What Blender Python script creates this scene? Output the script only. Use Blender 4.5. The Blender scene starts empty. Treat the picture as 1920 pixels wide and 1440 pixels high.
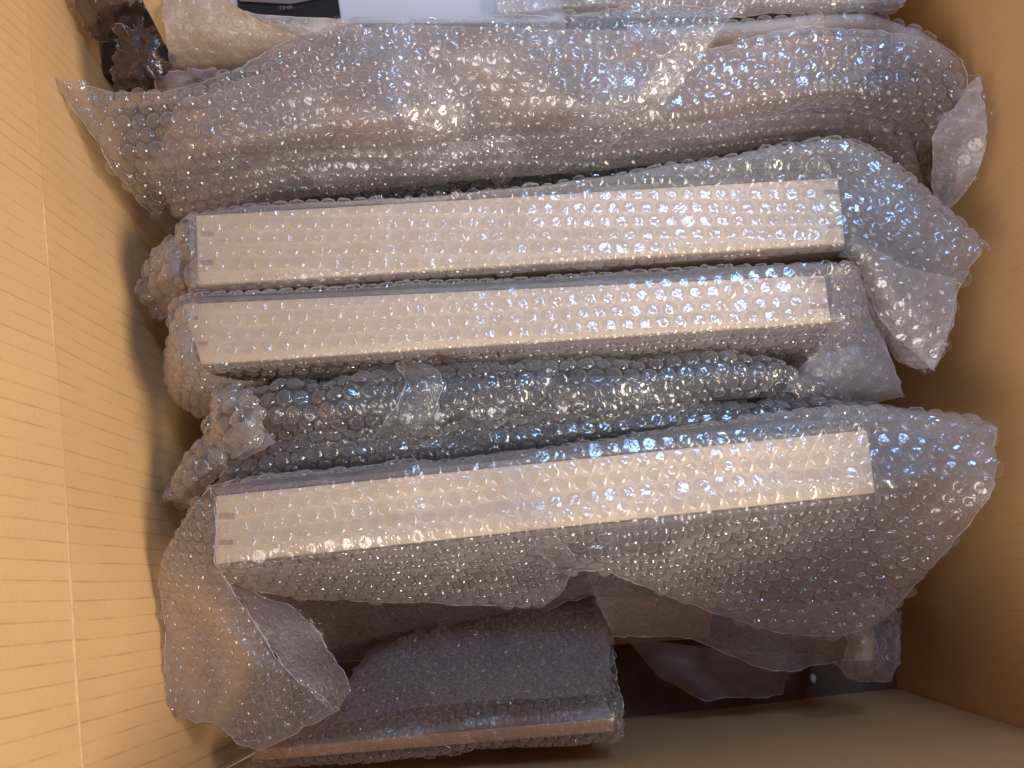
import bpy, math, random
import numpy as np
from mathutils import Vector, Matrix, noise, kdtree

random.seed(7)
S = bpy.context.scene
C = bpy.context.collection

# ------------------------------------------------------------------ camera
FPX, NADX, NADY, CAMZ = 1450.0, 1050.0, 1105.0, 0.68      # focal length in px, nadir point, height
ZO = -0.21                                                # my heights below are measured 0.21 above the floor datum
_u = -np.array([(NADX - 960) / FPX, -(NADY - 720) / FPX, -1.0]); _u /= np.linalg.norm(_u)
_x = np.array([1.0, 0, 0]); _x -= _x.dot(_u) * _u; _x /= np.linalg.norm(_x)
_y = np.cross(_u, _x)
R = np.array([_x, _y, _u])
cam_d = bpy.data.cameras.new('camera'); cam = bpy.data.objects.new('camera', cam_d); C.objects.link(cam)
M4 = Matrix.Identity(4)
for i in range(3):
    for j in range(3): M4[i][j] = R[i][j]
M4[2][3] = CAMZ
cam.matrix_world = M4
cam_d.sensor_width = 36; cam_d.lens = FPX / 1920 * 36
cam_d.clip_start = 0.01; cam_d.clip_end = 50
cam_d.dof.use_dof = True; cam_d.dof.focus_distance = 0.47; cam_d.dof.aperture_fstop = 11
S.camera = cam

def P(px, py, z, dz=0.0):
    """point of the place at height z (0.42 = top of the frames) seen at a photograph pixel; dz lowers it straight down"""
    r = R @ np.array([(px - 960) / FPX, -(py - 720) / FPX, -1.0])
    t = (z + ZO - CAMZ) / r[2]
    p = np.array([0, 0, CAMZ]) + t * r
    p[2] -= dz
    return p

def to_px(p):
    c = R.T @ (np.asarray(p) - np.array([0, 0, CAMZ]))
    return 960 + FPX * c[0] / -c[2], 720 - FPX * c[1] / -c[2], -c[2]

# ------------------------------------------------------------------ world and light
w = bpy.data.worlds.new('World'); S.world = w; w.use_nodes = True
bg = w.node_tree.nodes['Background']
bg.inputs['Color'].default_value = (0.88, 0.88, 1.0, 1); bg.inputs['Strength'].default_value = 0.27

def area(name, loc, target, size, power, col, sy=None):
    l = bpy.data.lights.new(name, 'AREA'); l.energy = power; l.color = col; l.size = size
    if sy: l.shape = 'RECTANGLE'; l.size_y = sy
    o = bpy.data.objects.new(name, l); C.objects.link(o); o.location = loc
    o.rotation_euler = (Vector(target) - Vector(loc)).to_track_quat('-Z', 'Y').to_euler()
    return o
area('window_light', (0.35, 0.80, 1.75), (0, 0.1, 0.2), 0.31, 12.0, (0.34, 0.58, 1.0), 0.27)
area('room_light', (1.45, -0.25, 1.18), (-0.3, 0.12, 0.3), 0.9, 34.0, (1.0, 0.88, 0.72), 0.5)
area('fill_light', (-0.95, -0.95, 1.35), (0.1, 0.15, 0.2), 1.2, 23.0, (1.0, 0.93, 0.90), 1.0)
S.view_settings.view_transform = 'Standard'; S.view_settings.look = 'None'
S.view_settings.exposure = 0.0; S.view_settings.gamma = 1.0
S.cycles.max_bounces = 8; S.cycles.transparent_max_bounces = 48; S.cycles.diffuse_bounces = 4
S.cycles.glossy_bounces = 4; S.cycles.use_denoising = True
S.cycles.caustics_reflective = False; S.cycles.caustics_refractive = False

# ------------------------------------------------------------------ materials
def newmat(name):
    m = bpy.data.materials.new(name); m.use_nodes = True
    nt = m.node_tree; nt.nodes.clear()
    out = nt.nodes.new('ShaderNodeOutputMaterial')
    return m, nt, out
def N(nt, t, **kw):
    n = nt.nodes.new(t)
    for k, v in kw.items():
        if k in n.inputs: n.inputs[k].default_value = v
        else: setattr(n, k, v)
    return n
def math_(nt, op, a, b=None, clamp=False):
    n = nt.nodes.new('ShaderNodeMath'); n.operation = op; n.use_clamp = clamp
    for i, v in enumerate((a, b)):
        if v is None: continue
        if isinstance(v, (int, float)): n.inputs[i].default_value = v
        else: nt.links.new(v, n.inputs[i])
    return n.outputs[0]

def film_mat(name, haze, tint=(0.93, 0.92, 0.92), body=(0.84, 0.79, 0.80), rim=0.5, gloss=0.055, rough=0.17, bump=0.9, bscale=420, rimpow=3.0):
    m, nt, out = newmat(name); L = nt.links.new
    tc = N(nt, 'ShaderNodeTexCoord')
    no = N(nt, 'ShaderNodeTexNoise', Scale=bscale, Detail=3.0, Roughness=0.6)
    L(tc.outputs['Object'], no.inputs['Vector'])
    bp = N(nt, 'ShaderNodeBump', Strength=bump, Distance=0.001); L(no.outputs['Fac'], bp.inputs['Height'])
    lw = N(nt, 'ShaderNodeLayerWeight', Blend=0.5)
    f = lw.outputs['Facing']
    rimf = math_(nt, 'MULTIPLY', math_(nt, 'POWER', f, rimpow), rim)
    n2 = N(nt, 'ShaderNodeTexNoise', Scale=60.0, Detail=3.0); L(tc.outputs['Object'], n2.inputs['Vector'])
    hz = math_(nt, 'MULTIPLY', math_(nt, 'ADD', math_(nt, 'MULTIPLY', n2.outputs['Fac'], 0.9), 0.55), haze)
    hf = math_(nt, 'ADD', hz, rimf, True)
    tr = N(nt, 'ShaderNodeBsdfTransparent'); tr.inputs['Color'].default_value = (*tint, 1)
    df = N(nt, 'ShaderNodeBsdfDiffuse'); df.inputs['Color'].default_value = (*body, 1); L(bp.outputs[0], df.inputs['Normal'])
    tl = N(nt, 'ShaderNodeBsdfTranslucent'); tl.inputs['Color'].default_value = (*body, 1)
    mb = N(nt, 'ShaderNodeMixShader', Fac=0.4); mb.inputs[0].default_value = 0.4
    L(df.outputs[0], mb.inputs[1]); L(tl.outputs[0], mb.inputs[2])
    m1 = N(nt, 'ShaderNodeMixShader'); L(hf, m1.inputs[0]); L(tr.outputs[0], m1.inputs[1]); L(mb.outputs[0], m1.inputs[2])
    gl = N(nt, 'ShaderNodeBsdfGlossy', Roughness=rough); gl.inputs['Color'].default_value = (1, 1, 1, 1); L(bp.outputs[0], gl.inputs['Normal'])
    ff = math_(nt, 'ADD', math_(nt, 'MULTIPLY', math_(nt, 'POWER', f, 4.0), 0.7), gloss, True)
    m2 = N(nt, 'ShaderNodeMixShader'); L(ff, m2.inputs[0]); L(m1.outputs[0], m2.inputs[1]); L(gl.outputs[0], m2.inputs[2])
    L(m2.outputs[0], out.inputs['Surface'])
    return m

def plain(name, col, rough=0.6, nscale=30, namt=0.25, bump=0.1, bscale=200, stretch=(1, 1, 1), spec=0.3):
    m, nt, out = newmat(name); L = nt.links.new
    tc = N(nt, 'ShaderNodeTexCoord'); mp = N(nt, 'ShaderNodeMapping'); mp.inputs['Scale'].default_value = stretch
    L(tc.outputs['Object'], mp.inputs['Vector'])
    no = N(nt, 'ShaderNodeTexNoise', Scale=nscale, Detail=6.0, Roughness=0.65); L(mp.outputs[0], no.inputs['Vector'])
    mr = N(nt, 'ShaderNodeMapRange'); mr.inputs['From Min'].default_value = 0.25; mr.inputs['From Max'].default_value = 0.75
    mr.inputs['To Min'].default_value = 1 - namt; mr.inputs['To Max'].default_value = 1 + namt
    L(no.outputs['Fac'], mr.inputs['Value'])
    mc = N(nt, 'ShaderNodeVectorMath', operation='SCALE'); mc.inputs[0].default_value = col; L(mr.outputs[0], mc.inputs['Scale'])
    pb = N(nt, 'ShaderNodeBsdfPrincipled', Roughness=rough); pb.inputs['Specular IOR Level'].default_value = spec
    L(mc.outputs[0], pb.inputs['Base Color'])
    n2 = N(nt, 'ShaderNodeTexNoise', Scale=bscale, Detail=4.0); L(mp.outputs[0], n2.inputs['Vector'])
    bp = N(nt, 'ShaderNodeBump', Strength=bump, Distance=0.001); L(n2.outputs['Fac'], bp.inputs['Height'])
    L(bp.outputs[0], pb.inputs['Normal']); L(pb.outputs[0], out.inputs['Surface'])
    return m

def kraft(name, col, flute=0.0104, dash=0.32, ridge=0.35):
    """corrugated board: UV.x runs along the wall in metres, UV.y up"""
    m, nt, out = newmat(name); L = nt.links.new
    uv = N(nt, 'ShaderNodeUVMap'); sp = N(nt, 'ShaderNodeSeparateXYZ'); L(uv.outputs[0], sp.inputs[0])
    wob = N(nt, 'ShaderNodeTexNoise', Scale=9.0, Detail=2.0); L(uv.outputs[0], wob.inputs['Vector'])
    s = math_(nt, 'ADD', sp.outputs[0], math_(nt, 'MULTIPLY', wob.outputs['Fac'], 0.004))
    ph = math_(nt, 'FRACT', math_(nt, 'DIVIDE', s, flute))
    d = math_(nt, 'ABSOLUTE', math_(nt, 'SUBTRACT', ph, 0.5))                       # 0 at the line
    line = math_(nt, 'SUBTRACT', 1.0, math_(nt, 'DIVIDE', d, 0.065), True)
    mp = N(nt, 'ShaderNodeMapping'); mp.inputs['Scale'].default_value = (100, 26, 1); L(uv.outputs[0], mp.inputs['Vector'])
    br = N(nt, 'ShaderNodeTexNoise', Scale=1.0, Detail=3.0, Roughness=0.7); L(mp.outputs[0], br.inputs['Vector'])
    brk = math_(nt, 'MULTIPLY', math_(nt, 'SUBTRACT', br.outputs['Fac'], 0.34), 4.0, True)
    ln = math_(nt, 'MULTIPLY', line, brk)
    fib = N(nt, 'ShaderNodeTexNoise', Scale=420.0, Detail=5.0, Roughness=0.7); L(uv.outputs[0], fib.inputs['Vector'])
    big = N(nt, 'ShaderNodeTexNoise', Scale=14.0, Detail=4.0); L(uv.outputs[0], big.inputs['Vector'])
    v = math_(nt, 'ADD', math_(nt, 'MULTIPLY', fib.outputs['Fac'], 0.22), math_(nt, 'MULTIPLY', big.outputs['Fac'], 0.22))
    v = math_(nt, 'ADD', v, 0.78)
    v = math_(nt, 'MULTIPLY', v, math_(nt, 'SUBTRACT', 1.0, math_(nt, 'MULTIPLY', ln, dash)))
    mc = N(nt, 'ShaderNodeVectorMath', operation='SCALE'); mc.inputs[0].default_value = col; L(v, mc.inputs['Scale'])
    pb = N(nt, 'ShaderNodeBsdfPrincipled', Roughness=0.62); pb.inputs['Specular IOR Level'].default_value = 0.25
    L(mc.outputs[0], pb.inputs['Base Color'])
    rid = math_(nt, 'MULTIPLY', math_(nt, 'COSINE', math_(nt, 'MULTIPLY', ph, 6.28318)), -0.5)
    h = math_(nt, 'ADD', math_(nt, 'MULTIPLY', rid, 0.35), math_(nt, 'MULTIPLY', fib.outputs['Fac'], 0.35))
    h = math_(nt, 'SUBTRACT', h, math_(nt, 'MULTIPLY', ln, 0.8))
    bp = N(nt, 'ShaderNodeBump', Strength=ridge, Distance=0.0006); L(h, bp.inputs['Height'])
    L(bp.outputs[0], pb.inputs['Normal']); L(pb.outputs[0], out.inputs['Surface'])
    return m

KRAFT = (0.68, 0.40, 0.18)
MAT = dict(
    kraft=kraft('kraft_board', KRAFT),
    kraft_plain=kraft('kraft_board_plain', KRAFT, dash=0.10, ridge=0.16),  # same board colour, with fainter flute lines and relief
    kraft_worn=plain('worn_kraft', (0.66, 0.40, 0.19), 0.8, 200, 0.2, 0.3, 400),
    kraft_cut=plain('kraft_edge', (0.42, 0.27, 0.12), 0.8, 200, 0.35, 0.4, 500),
    tan=plain('tan_card', (0.50, 0.33, 0.15), 0.7, 40, 0.12),
    wood=plain('pale_wood', (0.74, 0.555, 0.355), 0.55, 28, 0.10, 0.15, 80, (0.6, 7, 7)),
    endgrain=plain('end_grain', (0.43, 0.28, 0.18), 0.7, 120, 0.25, 0.3, 300),
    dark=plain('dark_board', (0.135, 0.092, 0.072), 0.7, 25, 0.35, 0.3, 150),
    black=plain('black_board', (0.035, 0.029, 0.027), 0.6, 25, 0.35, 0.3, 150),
    umber=plain('shade_sheet_brown', (0.13, 0.075, 0.048), 1.0, 25, 0.35, 0.3, 150, spec=0.0),  # dark colour carries the shade of the box bottom
    brown=plain('brown_board', (0.28, 0.185, 0.145), 0.65, 22, 0.3, 0.2, 120, (1, 4, 4)),
    redwood=plain('reddish_wood', (0.46, 0.22, 0.11), 0.55, 30, 0.35, 0.3, 100, (1, 6, 6)),
    silver=plain('silver_grey', (0.42, 0.45, 0.52), 0.35, 10, 0.04, 0.02, 100, spec=0.6),
    label=plain('black_print', (0.012, 0.012, 0.014), 0.3, 20, 0.1, 0.02),
    greyprint=plain('grey_print', (0.13, 0.115, 0.12), 0.4, 20, 0.05, 0.02),
    ink=plain('faint_ink', (0.045, 0.045, 0.05), 0.4, 20, 0.1, 0.02),
    bead=plain('white_foam', (0.85, 0.83, 0.80), 0.5, 200, 0.05, 0.2),
    clear=film_mat('clear_film', 0.06, rim=0.5),
    silver_film=film_mat('silvery_film', 0.10, body=(0.84, 0.81, 0.84), rim=0.5),
    milky=film_mat('milky_film', 0.19, rim=0.5),
    cloudy=film_mat('cloudy_film', 0.40, rim=0.45, gloss=0.05),
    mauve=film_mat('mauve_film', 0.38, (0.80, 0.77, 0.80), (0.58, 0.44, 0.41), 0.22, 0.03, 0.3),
    shade_film=film_mat('shaded_mauve_film', 0.38, (0.80, 0.77, 0.80), (0.38, 0.30, 0.31), 0.22, 0.04, 0.25),  # mauve film with the shade of the hollow put into its body colour
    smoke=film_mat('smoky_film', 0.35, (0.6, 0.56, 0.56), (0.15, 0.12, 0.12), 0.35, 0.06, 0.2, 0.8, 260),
    bub=film_mat('bubble_film', 0.015, (0.965, 0.96, 0.96), (0.90, 0.85, 0.85), 0.88, 0.105, 0.075, 0.45, 260, 2.1),
    bubw=film_mat('bubble_film_warm', 0.02, (0.95, 0.93, 0.92), (0.80, 0.70, 0.67), 0.80, 0.045, 0.12, 0.6, 300, 2.0),
    edge=film_mat('film_edge', 0.45, rim=0.4, gloss=0.12, rough=0.15),
)

# ------------------------------------------------------------------ object helpers
def thing(name, label, cat, loc, group=None):
    o = bpy.data.objects.new(name, None); o.empty_display_size = 0.02; C.objects.link(o)
    o.location = loc; o['label'] = label; o['category'] = cat
    if group: o['group'] = group
    o['_n'] = 0
    return o
def link(o, parent):
    C.objects.link(o)
    if parent:
        o.parent = parent
        loc = Vector(parent.location) if parent.parent is None else Vector(parent.parent.location) + Vector(parent.location)
        o.location = Vector(o.location) - loc
    return o
def mesh_obj(name, verts, faces, m, parent=None, smooth=False, uvs=None, bevel=0):
    me = bpy.data.meshes.new(name); me.from_pydata([tuple(map(float, v)) for v in verts], [], faces)
    if uvs is not None:
        ul = me.uv_layers.new(name='UVMap')
        for lp in me.loops: ul.data[lp.index].uv = uvs[lp.vertex_index]
    if smooth: me.polygons.foreach_set('use_smooth', [True] * len(me.polygons))
    me.materials.append(m); me.update()
    o = bpy.data.objects.new(name, me)
    if bevel:
        b = o.modifiers.new('bevel', 'BEVEL'); b.width = bevel; b.segments = 2
    return link(o, parent)
def prism(name, quad, depth, m, parent, bevel=0.0006, lift=0.0):
    """quad: 4 (px,py,z) or world points, anticlockwise seen from above; extruded straight down by depth"""
    q = [P(*c) if len(c) == 3 and abs(c[0]) > 3 else np.array(c, float) for c in quad]
    q = [a + np.array([0, 0, lift]) for a in q]
    v = q + [a - np.array([0, 0, depth]) for a in q]
    f = [(0, 1, 2, 3), (7, 6, 5, 4)] + [(i + 4, (i + 1) % 4 + 4, (i + 1) % 4, i) for i in range(4)]
    return mesh_obj(name, v, f, m, parent, bevel=bevel)

def slab(name, quad, th, m, parent, bevel=0.001):
    q = [P(*c) for c in quad]; n = np.cross(q[1] - q[0], q[3] - q[0]); n /= np.linalg.norm(n)
    if n[2] < 0: n = -n
    v = q + [a - n * th for a in q]
    return mesh_obj(name, v, [(0, 1, 2, 3), (7, 6, 5, 4)] + [(i + 4, (i + 1) % 4 + 4, (i + 1) % 4, i) for i in range(4)], m, parent, bevel=bevel)

# ------------------------------------------------------------------ sheets of film
def spline(a, k):
    """Catmull-Rom upsample along axis 0, k steps per span"""
    n = len(a); out = []
    for i in range(n - 1):
        p0 = a[i - 1] if i else 2 * a[0] - a[1]
        p1, p2 = a[i], a[i + 1]
        p3 = a[i + 2] if i + 2 < n else 2 * a[-1] - a[-2]
        for t in np.linspace(0, 1, k[i], endpoint=False):
            out.append(0.5 * (2 * p1 + (p2 - p0) * t + (2 * p0 - 5 * p1 + 4 * p2 - p3) * t * t + (3 * p1 - p0 - 3 * p2 + p3) * t ** 3))
    out.append(a[-1])
    return np.array(out)

def flatten(G):
    """as-rigid-as-possible flattening of grid G[M,N,3] -> uv[M,N,2] in metres"""
    M_, N_ = G.shape[:2]
    V = G.reshape(-1, 3)
    T = []
    for i in range(M_ - 1):
        for j in range(N_ - 1):
            a = i * N_ + j
            if (i + j) % 2: T += [(a, a + 1, a + N_), (a + 1, a + N_ + 1, a + N_)]
            else: T += [(a, a + 1, a + N_ + 1), (a, a + N_ + 1, a + N_)]
    T = np.array(T)
    du = np.linalg.norm(np.diff(G, axis=1), axis=2).mean(); dv = np.linalg.norm(np.diff(G, axis=0), axis=2).mean()
    du_c = np.linalg.norm(np.diff(G, axis=1), axis=2).mean(0); dv_c = np.linalg.norm(np.diff(G, axis=0), axis=2).mean(1)
    U = np.stack(np.meshgrid(np.r_[0, np.cumsum(du_c)], np.r_[0, np.cumsum(dv_c)]), -1).reshape(-1, 2)
    e1 = V[T[:, 1]] - V[T[:, 0]]; e2 = V[T[:, 2]] - V[T[:, 0]]
    l1 = np.linalg.norm(e1, axis=1) + 1e-9; x = e1 / l1[:, None]
    nn = np.cross(e1, e2); A = np.linalg.norm(nn, axis=1) + 1e-10; y = np.cross(nn / A[:, None], x)
    loc = np.zeros((len(T), 3, 2)); loc[:, 1, 0] = l1; loc[:, 2, 0] = (e2 * x).sum(1); loc[:, 2, 1] = (e2 * y).sum(1)
    n = len(V); Lp = np.zeros((n, n)); W = []
    for k in range(3):
        i, j, o = k, (k + 1) % 3, (k + 2) % 3
        a = loc[:, i] - loc[:, o]; b = loc[:, j] - loc[:, o]
        c = (a * b).sum(1) / (np.abs(a[:, 0] * b[:, 1] - a[:, 1] * b[:, 0]) + 1e-9)
        c = np.clip(c, 0.05, 6.0); W.append(c)
        I, J = T[:, i], T[:, j]
        np.add.at(Lp, (I, I), c); np.add.at(Lp, (J, J), c); np.add.at(Lp, (I, J), -c); np.add.at(Lp, (J, I), -c)
    Lp[0, :] = 0; Lp[0, 0] = 1
    Li = np.linalg.inv(Lp + 1e-9 * np.eye(n))
    for it in range(30):
        S2 = np.zeros((len(T), 2, 2))
        for k in range(3):
            i, j = k, (k + 1) % 3
            eu = U[T[:, j]] - U[T[:, i]]; el = loc[:, j] - loc[:, i]
            S2 += W[k][:, None, None] * eu[:, :, None] * el[:, None, :]
        c_ = S2[:, 0, 0] + S2[:, 1, 1]; s_ = S2[:, 1, 0] - S2[:, 0, 1]; h = np.hypot(c_, s_) + 1e-12
        c_, s_ = c_ / h, s_ / h
        B = np.zeros((n, 2))
        for k in range(3):
            i, j = k, (k + 1) % 3
            el = (loc[:, j] - loc[:, i]) * W[k][:, None]
            re = np.stack([c_ * el[:, 0] - s_ * el[:, 1], s_ * el[:, 0] + c_ * el[:, 1]], 1)
            np.add.at(B, T[:, j], re); np.add.at(B, T[:, i], -re)
        B[0] = 0
        U = Li @ B
    return U.reshape(M_, N_, 2)

PITCH, BR = 0.0110, 0.0050
def bubble_mesh(k, m):
    rnd = random.Random(k * 31 + 5)
    prof = [(1.07, -0.01), (1.0, 0.04), (0.975, 0.17), (0.92, 0.30), (0.83, 0.40), (0.70, 0.455), (0.45, 0.48), (0.2, 0.485)]
    seg = 20; v = []; f = []
    off = Vector((rnd.uniform(-50, 50), rnd.uniform(-50, 50), 0))
    collapse = [0.15, 0.3, 0.55, 0.25, 0.8, 0.4, 1.0, 0.2][k % 8]
    dx, dy = rnd.uniform(-.4, .4), rnd.uniform(-.4, .4)
    def warp(x, y, z, r):
        if z <= 0.0: return (x, y, z)
        nz = noise.fractal(Vector((x * 1.3, y * 1.3, 0)) + off, 1.0, 2.0, 3)
        rg = abs(noise.noise(Vector((x * 2.2, y * 2.2, 3)) + off))
        dent = math.exp(-((x - dx) ** 2 + (y - dy) ** 2) / 0.18) * 0.2 * collapse
        zz = z * (1 - 0.15 * collapse) + min(1, (1.1 - r) * 3) * (nz * 0.13 - (0.35 - rg) * 0.22 * collapse * (z > .2)) - dent
        s = 1 + 0.03 * nz
        return (x * s, y * s, max(zz, 0.02))
    for r, z in prof:
        for a in range(seg):
            t = 2 * math.pi * a / seg
            v.append(warp(r * math.cos(t), r * math.sin(t), z, r))
    v.append(warp(0, 0, 0.44, 0))
    n = len(prof)
    for i in range(n - 1):
        for a in range(seg):
            b = (a + 1) % seg
            f.append((i * seg + a, i * seg + b, (i + 1) * seg + b, (i + 1) * seg + a))
    for a in range(seg): f.append(((n - 1) * seg + a, (n - 1) * seg + (a + 1) % seg, n * seg))
    me = bpy.data.meshes.new('bubble'); me.from_pydata([(x * BR, y * BR, z * BR) for x, y, z in v], [], f)
    me.polygons.foreach_set('use_smooth', [True] * len(me.polygons)); me.materials.append(m); me.update()
    return me, np.array(v) * BR, f
BUB = {key: [bubble_mesh(k, MAT[key]) for k in range(8)] for key in ('bub', 'bubw')}
POOL = {}      # thing name -> candidate bubbles

def sheet(parent, rows, mat='milky', amp=0.0012, crease=0.0012, scale=28.0, side=1, bubbles=True, bmat='bub', seed=0,
          res=0.0042, edges='tblr', fat=1.0, name='bubble_wrap', bscale=1.0, label=None, keep=1.0, flat=False):
    W = [[P(*c) for c in r] for r in rows]
    W = np.array(W)
    dv = np.linalg.norm(np.diff(W, axis=0), axis=2).max(1); du = np.linalg.norm(np.diff(W, axis=1), axis=2).max(0)
    kv = [max(3, min(40, int(round(d / res / 3)) * 3)) for d in dv]; ku = [max(3, min(60, int(round(d / res / 3)) * 3)) for d in du]
    G = spline(W, kv); G = np.transpose(spline(np.transpose(G, (1, 0, 2)), ku), (1, 0, 2))
    M_, N_ = G.shape[:2]
    # flatten on a coarse grid, interpolate
    st = 3
    while (M_ // st + 2) * (N_ // st + 2) > 750: st += 1
    ri = sorted(set(list(range(0, M_, st)) + [M_ - 1])); ci = sorted(set(list(range(0, N_, st)) + [N_ - 1]))
    Uc = flatten(G[np.ix_(ri, ci)])
    tmp = np.stack([[np.interp(range(N_), ci, Uc[a, :, c]) for c in (0, 1)] for a in range(len(ri))])     # [r,2,N]
    U = np.empty((M_, N_, 2))
    for c in (0, 1):
        for j in range(N_): U[:, j, c] = np.interp(range(M_), ri, tmp[:, c, j])
    # normals
    def normals(G):
        nn = np.cross(np.gradient(G, axis=1), np.gradient(G, axis=0))
        return nn / (np.linalg.norm(nn, axis=2, keepdims=True) + 1e-12)
    nrm = normals(G)
    up = np.sign((nrm * (np.array([0, 0, CAMZ]) - G)).sum(2).mean()) or 1.0
    nrm = nrm * up
    off = Vector((seed * 7.3, seed * 3.1, seed * 1.7))
    D = np.empty((M_, N_))
    for i in range(M_):
        for j in range(N_):
            q = Vector((U[i, j, 0] * scale, U[i, j, 1] * scale, 0)) + off
            q += Vector((noise.noise(q * 0.6 + off), noise.noise(q * 0.6 - off), 0)) * 0.8
            r1 = 1 - abs(noise.noise(q * 0.9)) * 2.2; r2 = 1 - abs(noise.noise(q * 2.1 + off)) * 2.2
            D[i, j] = amp * noise.fractal(q, 1.0, 2.0, 2) * 1.5 + crease * (max(r1, 0) ** 3 + 0.4 * max(r2, 0) ** 2 - 0.35)
    G = G + nrm * D[:, :, None]
    nrm = normals(G) * up
    for (sl, inn, key) in ((np.s_[0], np.s_[1], 't'), (np.s_[-1], np.s_[-2], 'b'), (np.s_[:, 0], np.s_[:, 1], 'l'), (np.s_[:, -1], np.s_[:, -2], 'r')):
        if key not in edges: continue
        outd = G[sl] - G[inn]; outd = outd / (np.linalg.norm(outd, axis=1, keepdims=True) + 1e-9)
        k_ = np.array([noise.fractal(Vector((p[0] * 150, p[1] * 150, p[2] * 150 + seed)), 1.0, 2.0, 3) for p in G[sl]])
        n_ = nrm[sl] * np.array([noise.noise(Vector((p[0] * 90, p[1] * 90, p[2] * 90 - seed))) for p in G[sl]])[:, None]
        G[sl] = G[sl] + outd * (k_ * 0.0016)[:, None] + n_ * 0.0016
    idx = lambda i, j: i * N_ + j
    faces = [(idx(i, j), idx(i, j + 1), idx(i + 1, j + 1), idx(i + 1, j)) for i in range(M_ - 1) for j in range(N_ - 1)]
    if up > 0: pass
    verts = [tuple(p) for p in G.reshape(-1, 3)]
    # sealed rim of the free edges: a thin bead
    def bead(path, rad=0.00028):
        base = len(verts); n = len(path)
        rr = random.Random(seed)
        for k in range(n):
            p = Vector(path[k]); t = (Vector(path[min(k + 1, n - 1)]) - Vector(path[max(k - 1, 0)]))
            if t.length < 1e-7: t = Vector((1, 0, 0))
            t.normalize(); a = t.orthogonal().normalized(); b = t.cross(a)
            r = rad * rr.uniform(0.6, 1.5)
            for s in range(4): verts.append(tuple(p + a * r * math.cos(s * math.pi / 2) + b * r * math.sin(s * math.pi / 2)))
        return [(base + k * 4 + s, base + k * 4 + (s + 1) % 4, base + (k + 1) * 4 + (s + 1) % 4, base + (k + 1) * 4 + s) for k in range(n - 1) for s in range(4)]
    ef = []
    if 't' in edges: ef += bead(G[0])
    if 'b' in edges: ef += bead(G[-1])
    if 'l' in edges: ef += bead(G[:, 0])
    if 'r' in edges: ef += bead(G[:, -1])
    me = bpy.data.meshes.new(name); me.from_pydata(verts, [], faces + ef)
    me.materials.append(MAT[mat]); me.materials.append(MAT['edge'])
    me.polygons.foreach_set('material_index', [0] * len(faces) + [1] * len(ef))
    me.polygons.foreach_set('use_smooth', [True] * len(me.polygons)); me.update()
    o = bpy.data.objects.new(name, me); link(o, parent)
    o.location = Vector((0, 0, 0)) - Vector(parent.location)
    if label: o['label'] = label
    if not bubbles: return o
    # hex lattice in the flattened plane
    kd = kdtree.KDTree(M_ * N_)
    for i in range(M_):
        for j in range(N_): kd.insert((U[i, j, 0], U[i, j, 1], 0), i * N_ + j)
    kd.balance()
    pit = PITCH * bscale
    mn, mx = U.reshape(-1, 2).min(0), U.reshape(-1, 2).max(0)
    rnd = random.Random(seed + 99)
    pool = POOL.setdefault(parent.name, [])
    # lattice is aligned with the sheet's own direction at the middle
    mid = (U[M_ // 2, -1] - U[M_ // 2, 0]); ang = math.atan2(mid[1], mid[0])
    ca, sa = math.cos(ang), math.sin(ang); ext = np.linalg.norm(mx - mn); cen = (mn + mx) / 2
    nu = int(ext / pit) + 2; nv = int(ext / (pit * 0.866)) + 2
    for b in range(-nv // 2, nv // 2 + 1):
        for a in range(-nu // 2, nu // 2 + 1):
            x = (a + (b % 2) * 0.5) * pit; y = b * pit * 0.866
            q = np.array([cen[0] + ca * x - sa * y, cen[1] + sa * x + ca * y])
            if (q < mn).any() or (q > mx).any(): continue
            co, k, dist = kd.find((q[0], q[1], 0))
            if dist > 0.008: continue
            i0, j0 = divmod(k, N_)
            hit = None
            for i in (i0 - 1, i0):
                for j in (j0 - 1, j0):
                    if i < 0 or j < 0 or i >= M_ - 1 or j >= N_ - 1: continue
                    for tri in (((i, j), (i, j + 1), (i + 1, j + 1)), ((i, j), (i + 1, j + 1), (i + 1, j))):
                        u0, u1, u2 = (U[t] for t in tri)
                        d = (u1[0] - u0[0]) * (u2[1] - u0[1]) - (u2[0] - u0[0]) * (u1[1] - u0[1])
                        if abs(d) < 1e-12: continue
                        w1 = ((q[0] - u0[0]) * (u2[1] - u0[1]) - (u2[0] - u0[0]) * (q[1] - u0[1])) / d
                        w2 = ((u1[0] - u0[0]) * (q[1] - u0[1]) - (q[0] - u0[0]) * (u1[1] - u0[1])) / d
                        if w1 >= -0.01 and w2 >= -0.01 and w1 + w2 <= 1.01: hit = (tri, w1, w2, i, j); break
                    if hit: break
                if hit: break
            if not hit or rnd.random() > keep: continue
            tri, w1, w2, i, j = hit
            # keep whole bubbles off the cut edge
            if min(i, M_ - 2 - i) < 1 and min(i, M_ - 2 - i) * res < 0.002 and rnd.random() < 0.5: continue
            p = G[tri[0]] * (1 - w1 - w2) + G[tri[1]] * w1 + G[tri[2]] * w2
            nv_ = nrm[tri[0]] * (1 - w1 - w2) + nrm[tri[1]] * w1 + nrm[tri[2]] * w2
            e1 = G[tri[1]] - G[tri[0]]; e2 = G[tri[2]] - G[tri[0]]
            Um = np.array([U[tri[1]] - U[tri[0]], U[tri[2]] - U[tri[0]]])
            J = np.stack([e1, e2], 1) @ np.linalg.pinv(Um.T)
            sc = math.sqrt(max(np.linalg.norm(np.cross(J[:, 0], J[:, 1])), 0.05)); sc = min(max(sc, 0.55), 1.15)
            nn = Vector(nv_).normalized() * side
            t1 = Vector(J[:, 0]); t1 = (t1 - nn * t1.dot(nn)).normalized()
            th = rnd.uniform(0, 6.283)
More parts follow.
